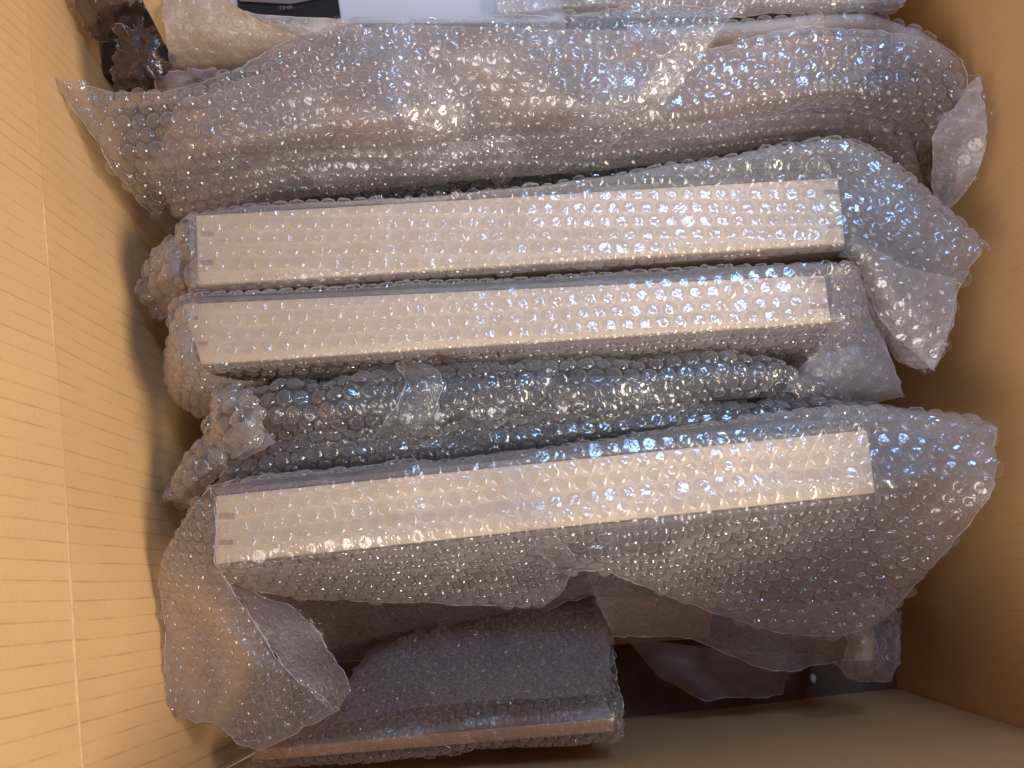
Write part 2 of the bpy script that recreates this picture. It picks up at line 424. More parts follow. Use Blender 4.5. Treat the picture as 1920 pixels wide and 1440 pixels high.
            rot = Matrix((t1, nn.cross(t1), nn)).transposed() @ Matrix.Rotation(th, 3, 'Z')
            s = sc * bscale * rnd.uniform(0.94, 1.02)
            h = s * fat * (rnd.uniform(0.65, 1.0) if rnd.random() > 0.10 else rnd.uniform(0.2, 0.4))
            mw = Matrix.Translation(Vector(p) + nn * 0.00005) @ rot.to_4x4() @ Matrix.Diagonal((s, s * rnd.uniform(0.94, 1.0), h, 1))
            if flat and abs(p[2] - (Tz + ZO)) < 0.0035 and nn.z > 0.9:
                mw = mw @ Matrix.Diagonal((0.92, 0.92, 0.45, 1))
            pool.append((o, mw, rnd.randrange(8), bmat))
    return o

def finish(t, limit=298):
    """the best-seen bubbles of a thing as single parts, the rest of each sheet as one mesh"""
    pool = POOL.get(t.name, [])
    def score(c):
        x, y, d = to_px(c[1].translation)
        inn = -40 < x < 1960 and -40 < y < 1480
        n = c[1].to_3x3() @ Vector((0, 0, 1)); n.normalize()
        v = (Vector((0, 0, CAMZ)) - c[1].translation).normalized()
        return (not inn, -abs(n.dot(v)) / d ** 2)
    pool.sort(key=score)
    for o, mw, k, bm in pool[:limit]:
        b = bpy.data.objects.new('bubble', BUB[bm][k][0]); C.objects.link(b)
        b.parent = o; b.matrix_basis = mw
    rest = {}
    for c in pool[limit:]: rest.setdefault((c[0].name, c[3]), []).append(c)
    for (on, bm), cs in rest.items():
        V, F, base = [], [], 0
        for o, mw, k, _ in cs:
            me, v, f = BUB[bm][k]
            A = np.array(mw)
            V.append(v @ A[:3, :3].T + A[:3, 3]); F += [tuple(i + base for i in q) for q in f]; base += len(v)
        V = np.concatenate(V)
        me = bpy.data.meshes.new('bubble_field'); me.from_pydata([tuple(x) for x in V.tolist()], [], F)
        me.polygons.foreach_set('use_smooth', [True] * len(me.polygons)); me.materials.append(MAT[bm]); me.update()
        b = bpy.data.objects.new('bubble_field', me); C.objects.link(b); b.parent = bpy.data.objects[on]; b['kind'] = 'stuff'

def drop(row, z_dz): return [(c[0], c[1], c[2], z_dz + (c[3] if len(c) > 3 else 0)) for c in row]

# ------------------------------------------------------------------ the cardboard box
FLOOR = -0.05
box = thing('cardboard_box', 'large open kraft cardboard box holding all the bubble wrapped packages', 'cardboard box', (0, 0.2, FLOOR))
def wall(name, xy, z0, z1, tilt=(0, 0), s0=0.0, parts=8, th=0.006, thick_dir=(0, 0), warp=0.0015, mat='kraft'):
    """upright board following the polyline xy from z0 to z1; tilt leans the top"""
    xy = np.array(xy, float); xy = spline(np.c_[xy, np.zeros(len(xy))], [6] * (len(xy) - 1))[:, :2]
    s = np.r_[0, np.cumsum(np.linalg.norm(np.diff(xy, axis=0), axis=1))] + s0
    V, UVs = [], []
    for lay in (0, 1):
        for k in range(parts + 1):
            t = k / parts; z = z0 + (z1 - z0) * t
            for i, (x, y) in enumerate(xy):
                wv = warp * noise.noise(Vector((s[i] * 9, z * 9, 3)))
                V.append((x + tilt[0] * t + thick_dir[0] * th * lay + wv * thick_dir[0], y + tilt[1] * t + thick_dir[1] * th * lay + wv * thick_dir[1], z))
                UVs.append((s[i], z))
    n = len(xy); F = []; Lo = (parts + 1) * n
    for lay in (0, 1):
        for k in range(parts):
            for i in range(n - 1):
                a = lay * Lo + k * n + i; q = (a, a + 1, a + n + 1, a + n); F.append(q if lay == 0 else q[::-1])
    for i in range(n - 1):
        a = parts * n + i; F.append((a, a + 1, a + 1 + Lo, a + Lo)); F.append((i + Lo, i + 1 + Lo, i + 1, i))
    for k in range(parts):
        for i in (0, n - 1):
            a = k * n + i; q = (a, a + n, a + n + Lo, a + Lo); F.append(q)
    o = mesh_obj(name, V, F, MAT[mat], box, smooth=False, uvs=UVs)
    return o
LW = [tuple(P(x, y, 0.476)[:2]) for x, y in ((168, 1578), (150, 1300), (131, 1000), (113, 750), (99, 560), (82, 350), (63, 150), (46, -20), (30, -160))]
RW = [(0.287, -0.100), (0.288, 0.1), (0.290, 0.3), (0.285, 0.50)]
ZC = 0.266
wall('side_wall', LW, FLOOR, ZC, thick_dir=(-1, 0))
wall('flap', LW, ZC + 0.0003, 0.41, tilt=(-0.012, 0), thick_dir=(-1, 0))
wall('side_wall', RW, FLOOR, 0.30, thick_dir=(1, 0), warp=0.001, mat='kraft_plain')
wall('front_wall', [LW[0], (0.0, -0.112), (0.2865, -0.083)], FLOOR, 0.312, thick_dir=(0, -1), mat='kraft_plain')
wall('flap', [(LW[0][0], LW[0][1] - 0.0085), (0.0, -0.1205), (0.287, -0.0915)], 0.314, 0.33, tilt=(0, -0.12), thick_dir=(0, -1), mat='kraft_plain')
wall('back_wall', [LW[-1], (-0.1, 0.50), (0.285, 0.50)], FLOOR, 0.30, thick_dir=(0, 1), mat='kraft_plain')
# scored fold of the left flap
V, F = [], []
pl = spline(np.array([(x, y, 0) for x, y in LW]), [14] * (len(LW) - 1))
for i, p in enumerate(pl):
    r = 0.0010 + 0.0006 * noise.noise(Vector((p[1] * 30, 1, 2)))
    for s_ in range(7):
        a = -math.pi / 2 + math.pi * s_ / 6
        V.append((p[0] - 0.0008 + r * 0.75 * math.cos(a), p[1], ZC + 0.001 + 0.0012 * noise.noise(Vector((p[1] * 12, 5, 2))) + r * math.sin(a)))
for i in range(len(pl) - 1):
    for s_ in range(6): a = i * 7 + s_; F.append((a, a + 7, a + 8, a + 1))
mesh_obj('fold_ridge', V, F, MAT['kraft_worn'], box, True, uvs=[(v[1] * 1.0, v[2]) for v in V])
q = [(LW[0][0] - .004, LW[0][1] - .004), (0.29, -0.087), (0.288, 0.505), (LW[-1][0] - .02, LW[-1][1] + 0.01)]
mesh_obj('bottom_panel', [(x, y, FLOOR + 0.001) for x, y in q] + [(x, y, FLOOR - 0.006) for x, y in q], [(0, 1, 2, 3), (7, 6, 5, 4)], MAT['kraft'], box, uvs=[(x, y) for x, y in q] * 2)
# the ground the box stands on
gm = plain('grey_ground', (0.30, 0.27, 0.24), 0.8, 6, 0.2)
g = mesh_obj('floor', [(-3, -3, -0.062), (3, -3, -0.062), (3, 3, -0.062), (-3, 3, -0.062)], [(0, 1, 2, 3)], gm); g['kind'] = 'structure'

# ------------------------------------------------------------------ wrapped wooden frames
T = 0.42
def build_panel(t, tl, tr, br, bl, fingers, z=T, depth=0.255):
    """corners of the top rail's upper face: back-left, back-right, front-right, front-left pixels"""
    A, B, Cc, D = (P(*c, z) for c in (tl, tr, br, bl))
    prism('top_rail', [D, Cc, B, A], 0.02, MAT['wood'], t)
    def lerp(a, b, k): return a + (b - a) * k
    for k0, k1 in ((0.002, 0.045), (0.955, 0.998)):
        qd = [lerp(D, Cc, k0), lerp(D, Cc, k1), lerp(A, B, k1), lerp(A, B, k0)]
        prism('stile', [c - np.array([0, 0, 0.0205]) for c in qd], depth - 0.021, MAT['wood'], t)
    for k0 in (-0.10, 1.03):   # the dark faces of the panel, before and behind
        a0 = lerp(D, A, k0); a1 = lerp(Cc, B, k0); b0 = lerp(D, A, k0 + 0.07); b1 = lerp(Cc, B, k0 + 0.07)
        e = (a1 - a0) * 0.004
        prism('backing_board', [c - np.array([0, 0, 0.0015]) for c in (a0 + e, a1 - e, b1 - e, b0 + e)], depth - 0.003, MAT['dark'], t, bevel=0.0004)
    rail = [o for o in t.children if o.name.startswith('top_rail')][-1]
    for (x0, y0, x1, y1) in fingers:
        f = prism('joint_finger', [(x0, y1, z), (x1, y1, z), (x1, y0, z), (x0, y0, z)], 0.003, MAT['endgrain'], t, bevel=0.0002, lift=0.00025)

GR = 'pale wooden frames standing upright in bubble wrap'
# --- frame nearest the bottom of the photo
A = thing('wrapped_parcel', 'pale wooden frame in bubble wrap with a loose skirt hanging over the box front', 'wrapped frame', P(1000, 930, T, 0.255), GR)
build_panel(A, (405, 930), (1626, 806), (1641, 924), (404, 1058), [(407, 962, 440, 973), (408, 1012, 438, 1022)])
Tz = T + 0.0035
r1 = [(398, 915, .412), (560, 888, .413), (750, 872, .414), (1000, 846, .415), (1250, 808, .416), (1500, 772, .418), (1640, 766, .42), (1760, 775, .425), (1858, 792, .432)]
r2 = [(402, 932, Tz), (560, 912, Tz), (750, 893, Tz), (1000, 868, Tz), (1250, 842, Tz), (1500, 817, Tz), (1640, 806, Tz), (1760, 815, .428), (1866, 840, .435)]
r2b = [(402, 995, Tz), (560, 978, Tz), (750, 958, Tz), (1000, 932, Tz), (1250, 906, Tz), (1500, 880, Tz), (1640, 868, Tz), (1760, 870, .428), (1866, 880, .435)]
r3 = [(404, 1058, Tz), (560, 1042, Tz), (750, 1022, Tz), (1000, 996, Tz), (1250, 968, Tz), (1500, 941, Tz), (1640, 926, Tz), (1760, 915, .425), (1862, 918, .433)]
r4 = [(420, 1078, .408), (560, 1085, .385), (750, 1080, .380), (960, 1065, .372), (1150, 1032, .410), (1400, 1050, .380), (1570, 1045, .378), (1690, 1030, .395), (1815, 985, .416)]
r5 = [(440, 1096, .390), (560, 1122, .352), (750, 1128, .345), (1020, 1132, .334), (1095, 1068, .386), (1300, 1135, .340), (1440, 1182, .325), (1560, 1192, .325), (1655, 1165, .345)]
sheet(A, [drop(r1, .06), r1, r2, r2b, r3, r4, r5], 'milky', 0.0009, 0.0009, 26, seed=1, flat=True, edges='blr')
# overlapping edge of the wrap, held by clear tape, crossing the rail
sheet(A, [[(925, 868, .4275), (948, 864, .4285), (972, 862, .4275)], [(945, 905, .4285), (972, 902, .4295), (1000, 900, .4285)], [(965, 950, .4285), (992, 948, .4300), (1022, 945, .4285)],
          [(985, 992, .4275), (1010, 992, .429), (1035, 990, .4275)], [(1010, 1030, .412), (1035, 1030, .416), (1062, 1026, .412)], [(1040, 1062, .392), (1068, 1062, .397), (1095, 1052, .392)]], 'clear', 0.0009, 0.0022, 70, seed=42, bubbles=False, edges='lr', res=0.0022, name='clear_tape')
# left flap hanging from the end of the frame
f0 = [(400, 918, .421), (403, 925, .422), (406, 932, .423), (409, 940, .423)]
f1 = [(345, 985, .412), (368, 985, .416), (390, 988, .42), (408, 992, .422)]
f2 = [(302, 1070, .40), (340, 1072, .406), (385, 1078, .412), (420, 1088, .414)]
f3 = [(304, 1150, .395), (360, 1150, .402), (425, 1150, .408), (476, 1160, .408)]
f4 = [(310, 1240, .39), (390, 1245, .398), (470, 1245, .402), (530, 1245, .40)]
f5 = [(316, 1310, .385), (400, 1315, .392), (500, 1315, .392), (590, 1300, .388)]
f6 = [(320, 1350, .38), (390, 1352, .385), (482, 1400, .378), (640, 1330, .372)]
sheet(A, [f0, f1, f2, f3, f4, f5, f6], 'milky', 0.0026, 0.0024, 24, seed=2, bscale=0.68, fat=1.3)
# the turned-back inner face of that flap
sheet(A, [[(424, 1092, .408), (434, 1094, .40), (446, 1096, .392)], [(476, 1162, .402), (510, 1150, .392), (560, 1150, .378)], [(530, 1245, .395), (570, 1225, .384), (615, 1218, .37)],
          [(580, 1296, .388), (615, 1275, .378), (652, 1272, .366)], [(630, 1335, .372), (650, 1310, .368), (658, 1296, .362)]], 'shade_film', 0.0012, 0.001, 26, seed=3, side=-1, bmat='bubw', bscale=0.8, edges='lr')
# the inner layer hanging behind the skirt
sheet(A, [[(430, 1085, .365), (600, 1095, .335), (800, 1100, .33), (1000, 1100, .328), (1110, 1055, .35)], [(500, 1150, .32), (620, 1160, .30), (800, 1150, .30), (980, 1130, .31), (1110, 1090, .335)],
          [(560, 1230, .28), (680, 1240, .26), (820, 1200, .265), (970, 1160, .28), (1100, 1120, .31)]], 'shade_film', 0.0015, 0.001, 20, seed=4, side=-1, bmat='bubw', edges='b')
sheet(A, [[(1090, 1050, .350), (1300, 1090, .325), (1480, 1130, .31), (1660, 1120, .32)], [(1120, 1130, .32), (1290, 1160, .31), (1440, 1215, .30), (1630, 1190, .31)],
          [(1150, 1192, .30), (1300, 1200, .295), (1450, 1255, .285), (1600, 1238, .295)]], 'milky', 0.0015, 0.001, 20, seed=5, side=-1, bmat='bubw', edges='br')
finish(A)

# --- middle frame
B = thing('wrapped_parcel', 'middle pale wooden frame in bubble wrap, its left end rounded and smooth', 'wrapped frame', P(950, 600, T, 0.255), GR)
build_panel(B, (343, 570), (1546, 516), (1558, 604), (377, 683), [(352, 592, 372, 600), (372, 640, 390, 648), (1514, 521, 1546, 530), (1519, 569, 1552, 578)])
b1 = [(322, 580, .405), (370, 556, .415), (600, 545, .416), (850, 532, .416), (1100, 518, .416), (1350, 503, .417), (1560, 496, .42), (1606, 500, .41)]
b2 = [(318, 600, .415), (372, 572, Tz), (600, 560, Tz), (850, 548, Tz), (1100, 537, Tz), (1350, 525, Tz), (1550, 515, Tz), (1612, 520, .413)]
b2b = [(316, 640, .415), (368, 628, Tz), (600, 612, Tz), (850, 598, Tz), (1100, 584, Tz), (1350, 571, Tz), (1553, 560, Tz), (1622, 560, .41)]
b3 = [(325, 690, .41), (378, 684, Tz), (600, 665, Tz), (850, 650, Tz), (1100, 635, Tz), (1350, 618, Tz), (1558, 606, Tz), (1640, 620, .40)]
b4 = [(340, 720, .395), (392, 700, .408), (600, 692, .405), (850, 676, .402), (1100, 668, .398), (1350, 655, .395), (1530, 655, .395), (1668, 690, .385)]
sheet(B, [drop(b1, .06), b1, b2, b2b, b3, b4, drop(b4, .07)], 'milky', 0.0007, 0.0007, 26, seed=6, flat=True, edges='lr')
# rounded wrap round the left end
sheet(B, [[(352, 560, .405), (330, 590, .40), (312, 640, .395), (308, 700, .385), (330, 750, .37), (372, 785, .355)],
          [(362, 566, .42), (345, 590, .42), (332, 640, .42), (332, 690, .415), (356, 735, .40), (420, 770, .385)],
          [(372, 572, .4245), (362, 600, .425), (362, 640, .425), (372, 682, .424), (410, 705, .415), (500, 715, .40)]], 'cloudy', 0.001, 0.001, 30, seed=7, bscale=0.75, edges='l')
# twisted right flap
sheet(B, [[(1556, 508, .42), (1585, 488, .41), (1608, 500, .40)], [(1560, 560, .408), (1600, 560, .405), (1636, 575, .40)], [(1545, 640, .40), (1600, 640, .404), (1665, 660, .40)],
          [(1500, 690, .388), (1590, 700, .40), (1690, 735, .395)], [(1470, 730, .378), (1560, 755, .385), (1696, 746, .39)]], 'cloudy', 0.002, 0.002, 34, seed=8, bmat='bubw', edges='tbr')
finish(B)

# --- upper frame
D = thing('wrapped_parcel', 'upper pale wooden frame in bubble wrap with a wide pointed flap at right', 'wrapped frame', P(970, 430, T, 0.255), GR)
build_panel(D, (367, 404), (1571, 333), (1584, 456), (371, 534), [(377, 434, 402, 443), (375, 487, 402, 497), (1545, 356, 1572, 364), (1552, 420, 1580, 428)])
d1 = [(352, 408, .415), (520, 388, .418), (800, 376, .42), (1050, 345, .422), (1300, 305, .425), (1480, 275, .43), (1600, 264, .432), (1720, 345, .43), (1842, 462, .425)]
d2 = [(355, 420, Tz), (520, 399, Tz), (800, 381, Tz), (1050, 366, Tz), (1300, 352, Tz), (1480, 341, Tz), (1585, 338, .43), (1705, 410, .435), (1822, 495, .43)]
d2b = [(355, 475, Tz), (520, 460, Tz), (800, 442, Tz), (1050, 428, Tz), (1300, 412, Tz), (1480, 400, Tz), (1582, 398, .428), (1695, 480, .43), (1795, 550, .425)]
d3 = [(358, 534, Tz), (520, 525, Tz), (800, 508, Tz), (1050, 492, Tz), (1300, 474, Tz), (1480, 463, Tz), (1592, 460, .424), (1680, 560, .42), (1775, 620, .415)]
d4 = [(368, 549, .41), (520, 545, .408), (800, 527, .406), (1050, 512, .404), (1300, 494, .402), (1480, 482, .402), (1596, 488, .41), (1660, 610, .405), (1750, 690, .40)]
sheet(D, [drop(d1, .06), d1, d2, d2b, d3, d4], 'milky', 0.0008, 0.0008, 26, seed=9, flat=True, edges='br')
sheet(D, [[(1598, 440, .40), (1650, 470, .40), (1700, 500, .40), (1790, 520, .405)], [(1596, 488, .39), (1650, 540, .39), (1700, 560, .392), (1790, 590, .40)],
          [(1620, 560, .38), (1665, 600, .38), (1715, 620, .385), (1775, 640, .392)], [(1670, 660, .37), (1690, 680, .372), (1722, 692, .375), (1755, 690, .382)]], 'cloudy', 0.001, 0.001, 26, seed=10, bmat='bubw', edges='br')
# crumpled left end
sheet(D, [[(368, 408, .422), (350, 425, .42), (330, 440, .41), (305, 462, .395)], [(370, 450, .424), (340, 465, .42), (305, 475, .41), (272, 498, .39)], [(370, 500, .424), (335, 515, .42), (300, 530, .405), (276, 545, .385)],
          [(372, 538, .422), (345, 545, .41), (315, 560, .395), (290, 575, .375)], [(345, 570, .395), (325, 585, .385), (308, 595, .375), (300, 605, .36)]], 'milky', 0.004, 0.004, 55, seed=11, edges='br', fat=1.3, res=0.0028)
sheet(D, [[(340, 430, .412), (310, 455, .405), (280, 490, .39)], [(335, 490, .41), (300, 510, .40), (285, 530, .385)], [(350, 560, .39), (310, 575, .38), (295, 590, .37)]], 'cloudy', 0.003, 0.004, 60, seed=12, bubbles=False, edges='r', res=0.0028)
# peaked crease at the right end of the rail
sheet(D, [[(1508, 335, .4275), (1528, 320, .437), (1550, 335, .43)], [(1512, 318, .434), (1530, 300, .444), (1556, 322, .436)], [(1518, 302, .434), (1532, 292, .438), (1552, 306, .434)]], 'clear', 0.0008, 0.001, 50, seed=13, bubbles=False, edges='lr')
finish(D)

# ------------------------------------------------------------------ dark wrapped packages between the frames
E = thing('wrapped_package', 'narrow dark wrapped package below the middle frame, crumpled knob at its left end', 'wrapped package', P(950, 740, .40, 0.19))
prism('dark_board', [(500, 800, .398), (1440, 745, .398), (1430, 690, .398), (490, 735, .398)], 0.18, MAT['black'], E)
e1 = [(470, 735, .40), (620, 715, .402), (800, 692, .402), (1000, 680, .40), (1200, 672, .40), (1380, 668, .40), (1500, 700, .392), (1590, 730, .388)]
e2 = [(455, 765, .412), (620, 745, .414), (800, 722, .414), (1000, 710, .414), (1200, 700, .414), (1380, 695, .41), (1490, 715, .40), (1592, 742, .392)]
e3 = [(470, 800, .41), (620, 790, .413), (800, 775, .412), (1000, 755, .412), (1200, 740, .412), (1380, 722, .408), (1480, 728, .40), (1590, 752, .39)]
e4 = [(500, 828, .395), (620, 828, .396), (800, 822, .394), (950, 796, .40), (1200, 778, .398), (1350, 755, .395), (1470, 745, .39), (1580, 762, .38)]
sheet(E, [drop(e1, .05), e1, e2, e3, e4, drop(e4, .05)], 'clear', 0.0030, 0.0034, 20, seed=14, edges='lr')
e5 = [[(450, 728, .408), (430, 735, .405), (408, 748, .40), (392, 768, .39)], [(478, 750, .42), (450, 765, .428), (420, 775, .42), (392, 800, .395)], [(490, 790, .425), (460, 800, .432), (425, 815, .42), (398, 835, .39)],
      [(515, 825, .405), (475, 838, .415), (440, 850, .405), (412, 868, .385)]]
sheet(E, e5, 'milky', 0.0035, 0.004, 50, seed=15, edges='tblr', fat=1.3, res=0.0028)
sheet(E, [[(745, 684, .414), (775, 680, .415), (812, 684, .414)], [(760, 715, .421), (795, 712, .423), (830, 716, .421)], [(748, 752, .421), (785, 752, .423), (822, 750, .421)],
          [(720, 795, .416), (770, 798, .418), (815, 790, .416)], [(700, 822, .40), (760, 826, .402), (820, 812, .40)]], 'clear', 0.0016, 0.0034, 60, seed=43, bubbles=False, edges='lr', res=0.0022, name='clear_tape')
sheet(E, [[(470, 790, .40), (440, 800, .40), (400, 830, .385)], [(520, 830, .40), (470, 855, .40), (415, 870, .38)]], 'cloudy', 0.0025, 0.003, 50, seed=16, bubbles=False, edges='b', res=0.0028)
finish(E)

F_ = thing('wrapped_package', 'dark wrapped package squeezed behind the skirted frame, pale rolled loop at its left end', 'wrapped package', P(950, 830, .39, 0.18))
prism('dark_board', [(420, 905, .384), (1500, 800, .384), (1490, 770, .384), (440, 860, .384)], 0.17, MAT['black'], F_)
g1 = [(440, 862, .385), (620, 815, .385), (850, 792, .385), (1100, 772, .385), (1350, 752, .385), (1560, 755, .388), (1700, 775, .39)]
g2 = [(425, 878, .398), (620, 836, .40), (850, 815, .40), (1100, 792, .40), (1350, 772, .40), (1560, 770, .40), (1700, 785, .40)]
g3 = [(410, 900, .398), (620, 868, .40), (850, 850, .40), (1100, 822, .40), (1350, 792, .40), (1560, 782, .40), (1700, 792, .40)]
g4 = [(400, 925, .385), (620, 895, .388), (850, 875, .388), (1100, 845, .388), (1350, 808, .39), (1560, 792, .39), (1700, 800, .39)]
sheet(F_, [drop(g1, .04), g1, g2, g3, g4, drop(g4, .04)], 'clear', 0.002, 0.0026, 22, seed=17, edges='lr')
# rolled loop
sheet(F_, [[(405, 812, .385), (370, 825, .385), (345, 860, .38), (325, 895, .375), (308, 925, .37)], [(420, 830, .402), (385, 842, .402), (360, 872, .40), (338, 905, .395), (318, 938, .385)],
           [(425, 865, .405), (395, 875, .405), (372, 900, .402), (348, 925, .395), (330, 948, .38)], [(425, 890, .395), (400, 905, .392), (378, 925, .388), (360, 945, .38), (340, 955, .37)]], 'milky', 0.002, 0.0025, 45, seed=18, edges='tbr', res=0.003, fat=1.2)
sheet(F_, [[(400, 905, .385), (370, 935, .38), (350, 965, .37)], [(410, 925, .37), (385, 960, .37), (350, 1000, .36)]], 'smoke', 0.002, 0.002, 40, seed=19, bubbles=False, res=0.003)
finish(F_)

# ------------------------------------------------------------------ board standing at the very front
G_ = thing('wrapped_board', 'reddish brown board in bubble wrap standing against the front wall of the box', 'wrapped board', P(800, 1390, .355, 0.145))
prism('board', [(470, 1428, .355), (1152, 1372, .355), (1150, 1346, .355), (480, 1406, .355)], 0.145, MAT['redwood'], G_)
h1 = [(462, 1440, .345), (640, 1428, .348), (850, 1408, .348), (1050, 1392, .348), (1150, 1385, .345), (1166, 1362, .34)]
h2 = [(466, 1425, .358), (640, 1408, .36), (850, 1388, .36), (1050, 1370, .36), (1145, 1362, .358), (1168, 1340, .35)]
h3 = [(478, 1404, .358), (640, 1378, .36), (850, 1358, .36), (1050, 1342, .36), (1145, 1332, .358), (1170, 1312, .352)]
h4 = [(540, 1378, .35), (680, 1340, .35), (850, 1320, .35), (1050, 1305, .35), (1130, 1298, .35), (1160, 1288, .345)]
h5 = [(600, 1330, .325), (720, 1265, .32), (860, 1240, .32), (1020, 1225, .32), (1110, 1220, .32), (1150, 1215, .318)]
h6 = [(640, 1300, .30), (740, 1205, .29), (860, 1165, .285), (1000, 1140, .29), (1100, 1130, .29), (1145, 1125, .29)]
sheet(G_, [drop(h1, .03), h1, h2, h3, h4, h5, h6], 'clear', 0.0014, 0.0014, 22, seed=20, bmat='bubw', edges='r', bscale=0.76, fat=1.3)
sheet(G_, [[(560, 1372, .342), (800, 1326, .343), (1000, 1310, .343), (1145, 1300, .343)], [(640, 1296, .312), (800, 1236, .310), (1000, 1214, .310), (1140, 1205, .308)], [(690, 1220, .275), (800, 1160, .27), (1000, 1120, .27), (1120, 1100, .27)]],
      'mauve', 0.001, 0.001, 24, seed=21, side=-1, bmat='bubw', edges='', bscale=0.72)
finish(G_)

sh = prism('shade_sheet', [(-0.25, -0.1365, FLOOR + .0045), (0.289, -0.0855, FLOOR + .0045), (0.289, 0.49, FLOOR + .0045), (-0.26, 0.49, FLOOR + .0045)], 0.003, MAT['umber'], None)  # added dark sheet, stands in for the shade on the box bottom
sh['label'] = 'dark brown sheet added on the bottom of the cardboard box to deepen its shade'; sh['category'] = 'added shade sheet'
sc_ = thing('cardboard_scrap', 'brown cardboard scrap showing in the dark hollow under the hanging skirt', 'cardboard', P(1220, 1180, .20, 0.04))
slab('card', [(1120, 1212, .20), (1330, 1196, .20), (1340, 1120, .215), (1110, 1120, .21)], 0.005, MAT['kraft_cut'], sc_)
# wrapped cardboard corner in the lower right
H = thing('wrapped_block', 'small wrapped tan cardboard block in the dark front right corner of the box', 'wrapped block', P(1620, 1215, .30, 0.09))
prism('block', [(1602, 1240, .30), (1642, 1240, .30), (1640, 1170, .30), (1600, 1165, .30)], 0.09, MAT['tan'], H, bevel=0.002)
sheet(H, [[(1590, 1120, .315), (1630, 1120, .32), (1665, 1130, .315), (1682, 1160, .30)], [(1588, 1180, .318), (1625, 1180, .328), (1662, 1190, .32), (1686, 1200, .30)],
          [(1590, 1235, .312), (1622, 1245, .325), (1660, 1245, .315), (1682, 1240, .295)], [(1560, 1245, .30), (1612, 1272, .305), (1650, 1275, .30), (1672, 1262, .285)]], 'milky', 0.003, 0.003, 50, seed=22, edges='tblr', bmat='bubw', res=0.003)
finish(H)
I_ = thing('crumpled_wrap', 'dim scrap of loose wrap lying deep in the dark front of the box', 'plastic wrap', P(1320, 1260, .24, 0.03))
sheet(I_, [[(1165, 1195, .26), (1250, 1205, .26), (1340, 1215, .26), (1470, 1225, .25)], [(1220, 1250, .25), (1280, 1255, .26), (1370, 1255, .26), (1475, 1260, .245)], [(1290, 1300, .235), (1340, 1312, .24), (1400, 1312, .24), (1465, 1295, .235)]],
      'mauve', 0.004, 0.004, 22, seed=23, bubbles=False, edges='br', name='film')
finish(I_)
me_r = 0.0032
V, F = [], []
for i in range(9):
    for j in range(14):
        a, b = math.pi * i / 8, 2 * math.pi * j / 14
        n_ = 1 + 0.1 * noise.noise(Vector((math.cos(b) * math.sin(a), math.sin(b) * math.sin(a), math.cos(a))) * 2)
        V.append(P(1524, 1272, .1685) + me_r * n_ * np.array([0.8 * math.cos(b) * math.sin(a), 1.25 * math.sin(b) * math.sin(a), math.cos(a)]))
F = [(i * 14 + j, i * 14 + (j + 1) % 14, (i + 1) * 14 + (j + 1) % 14, (i + 1) * 14 + j) for i in range(8) for j in range(14)]
bo = mesh_obj('foam_bead', V, F, MAT['bead'], None, True)
bo['label'] = 'tiny white foam bead on the dark bottom of the box'; bo['category'] = 'foam bead'

# ------------------------------------------------------------------ large wrapped package at the top
K = thing('wrapped_package', 'largest brown wrapped package leaning across the top, pointed wrap tip at left', 'wrapped package', P(900, 220, .42, 0.2))
# inner brown board, leaning: upper edge far and high, lower edge near and lower
slab('brown_board', [(300, 385, .375), (1580, 240, .385), (1660, 70, .425), (700, 45, .44), ], 0.02, MAT['brown'], K)
slab('brown_board', [(275, 345, .383), (560, 352, .383), (760, 46, .4395), (330, 190, .418)], 0.004, MAT['brown'], K)
k0 = [(92, 143, .452), (250, 172, .445), (420, 132, .448), (520, 78, .452), (640, 42, .456), (820, 34, .458), (1000, 28, .458), (1200, 18, .458), (1384, 14, .456)]
k1 = [(125, 185, .445), (270, 205, .443), (430, 175, .448), (560, 130, .452), (700, 95, .455), (850, 85, .456), (1020, 80, .456), (1190, 70, .456), (1345, 62, .454)]
k2 = [(165, 240, .436), (290, 245, .436), (440, 225, .441), (580, 185, .446), (720, 150, .448), (870, 145, .448), (1030, 140, .448), (1180, 130, .448), (1300, 125, .446)]
k3 = [(205, 300, .424), (310, 300, .426), (450, 275, .430), (600, 245, .436), (740, 215, .438), (890, 215, .438), (1040, 205, .438), (1160, 195, .437), (1240, 195, .436)]
k4 = [(250, 360, .395), (340, 350, .398), (470, 330, .402), (620, 305, .408), (760, 280, .414), (900, 285, .412), (1030, 268, .412), (1130, 250, .414), (1190, 245, .412)]
for _r, _i, _d in ((k1, 5, -.004), (k2, 4, .005), (k2, 5, -.009), (k3, 4, .009), (k3, 5, -.014), (k3, 7, .006), (k4, 4, .010), (k4, 5, -.012), (k4, 7, .008), (k4, 2, -.005), (k3, 2, .005)):
    _c = _r[_i]; _r[_i] = (_c[0], _c[1], _c[2] + _d)
k5 = [(305, 415, .365), (390, 385, .37), (500, 376, .372), (640, 370, .375), (780, 352, .378), (850, 348, .372), (930, 335, .380), (1030, 312, .384), (1090, 300, .386)]
sheet(K, [k0, k1, k2, k3, k4, k5, drop(k5, .05)], 'silver_film', 0.0036, 0.0042, 14, seed=24, edges='tlr', fat=1.15, res=0.0036)
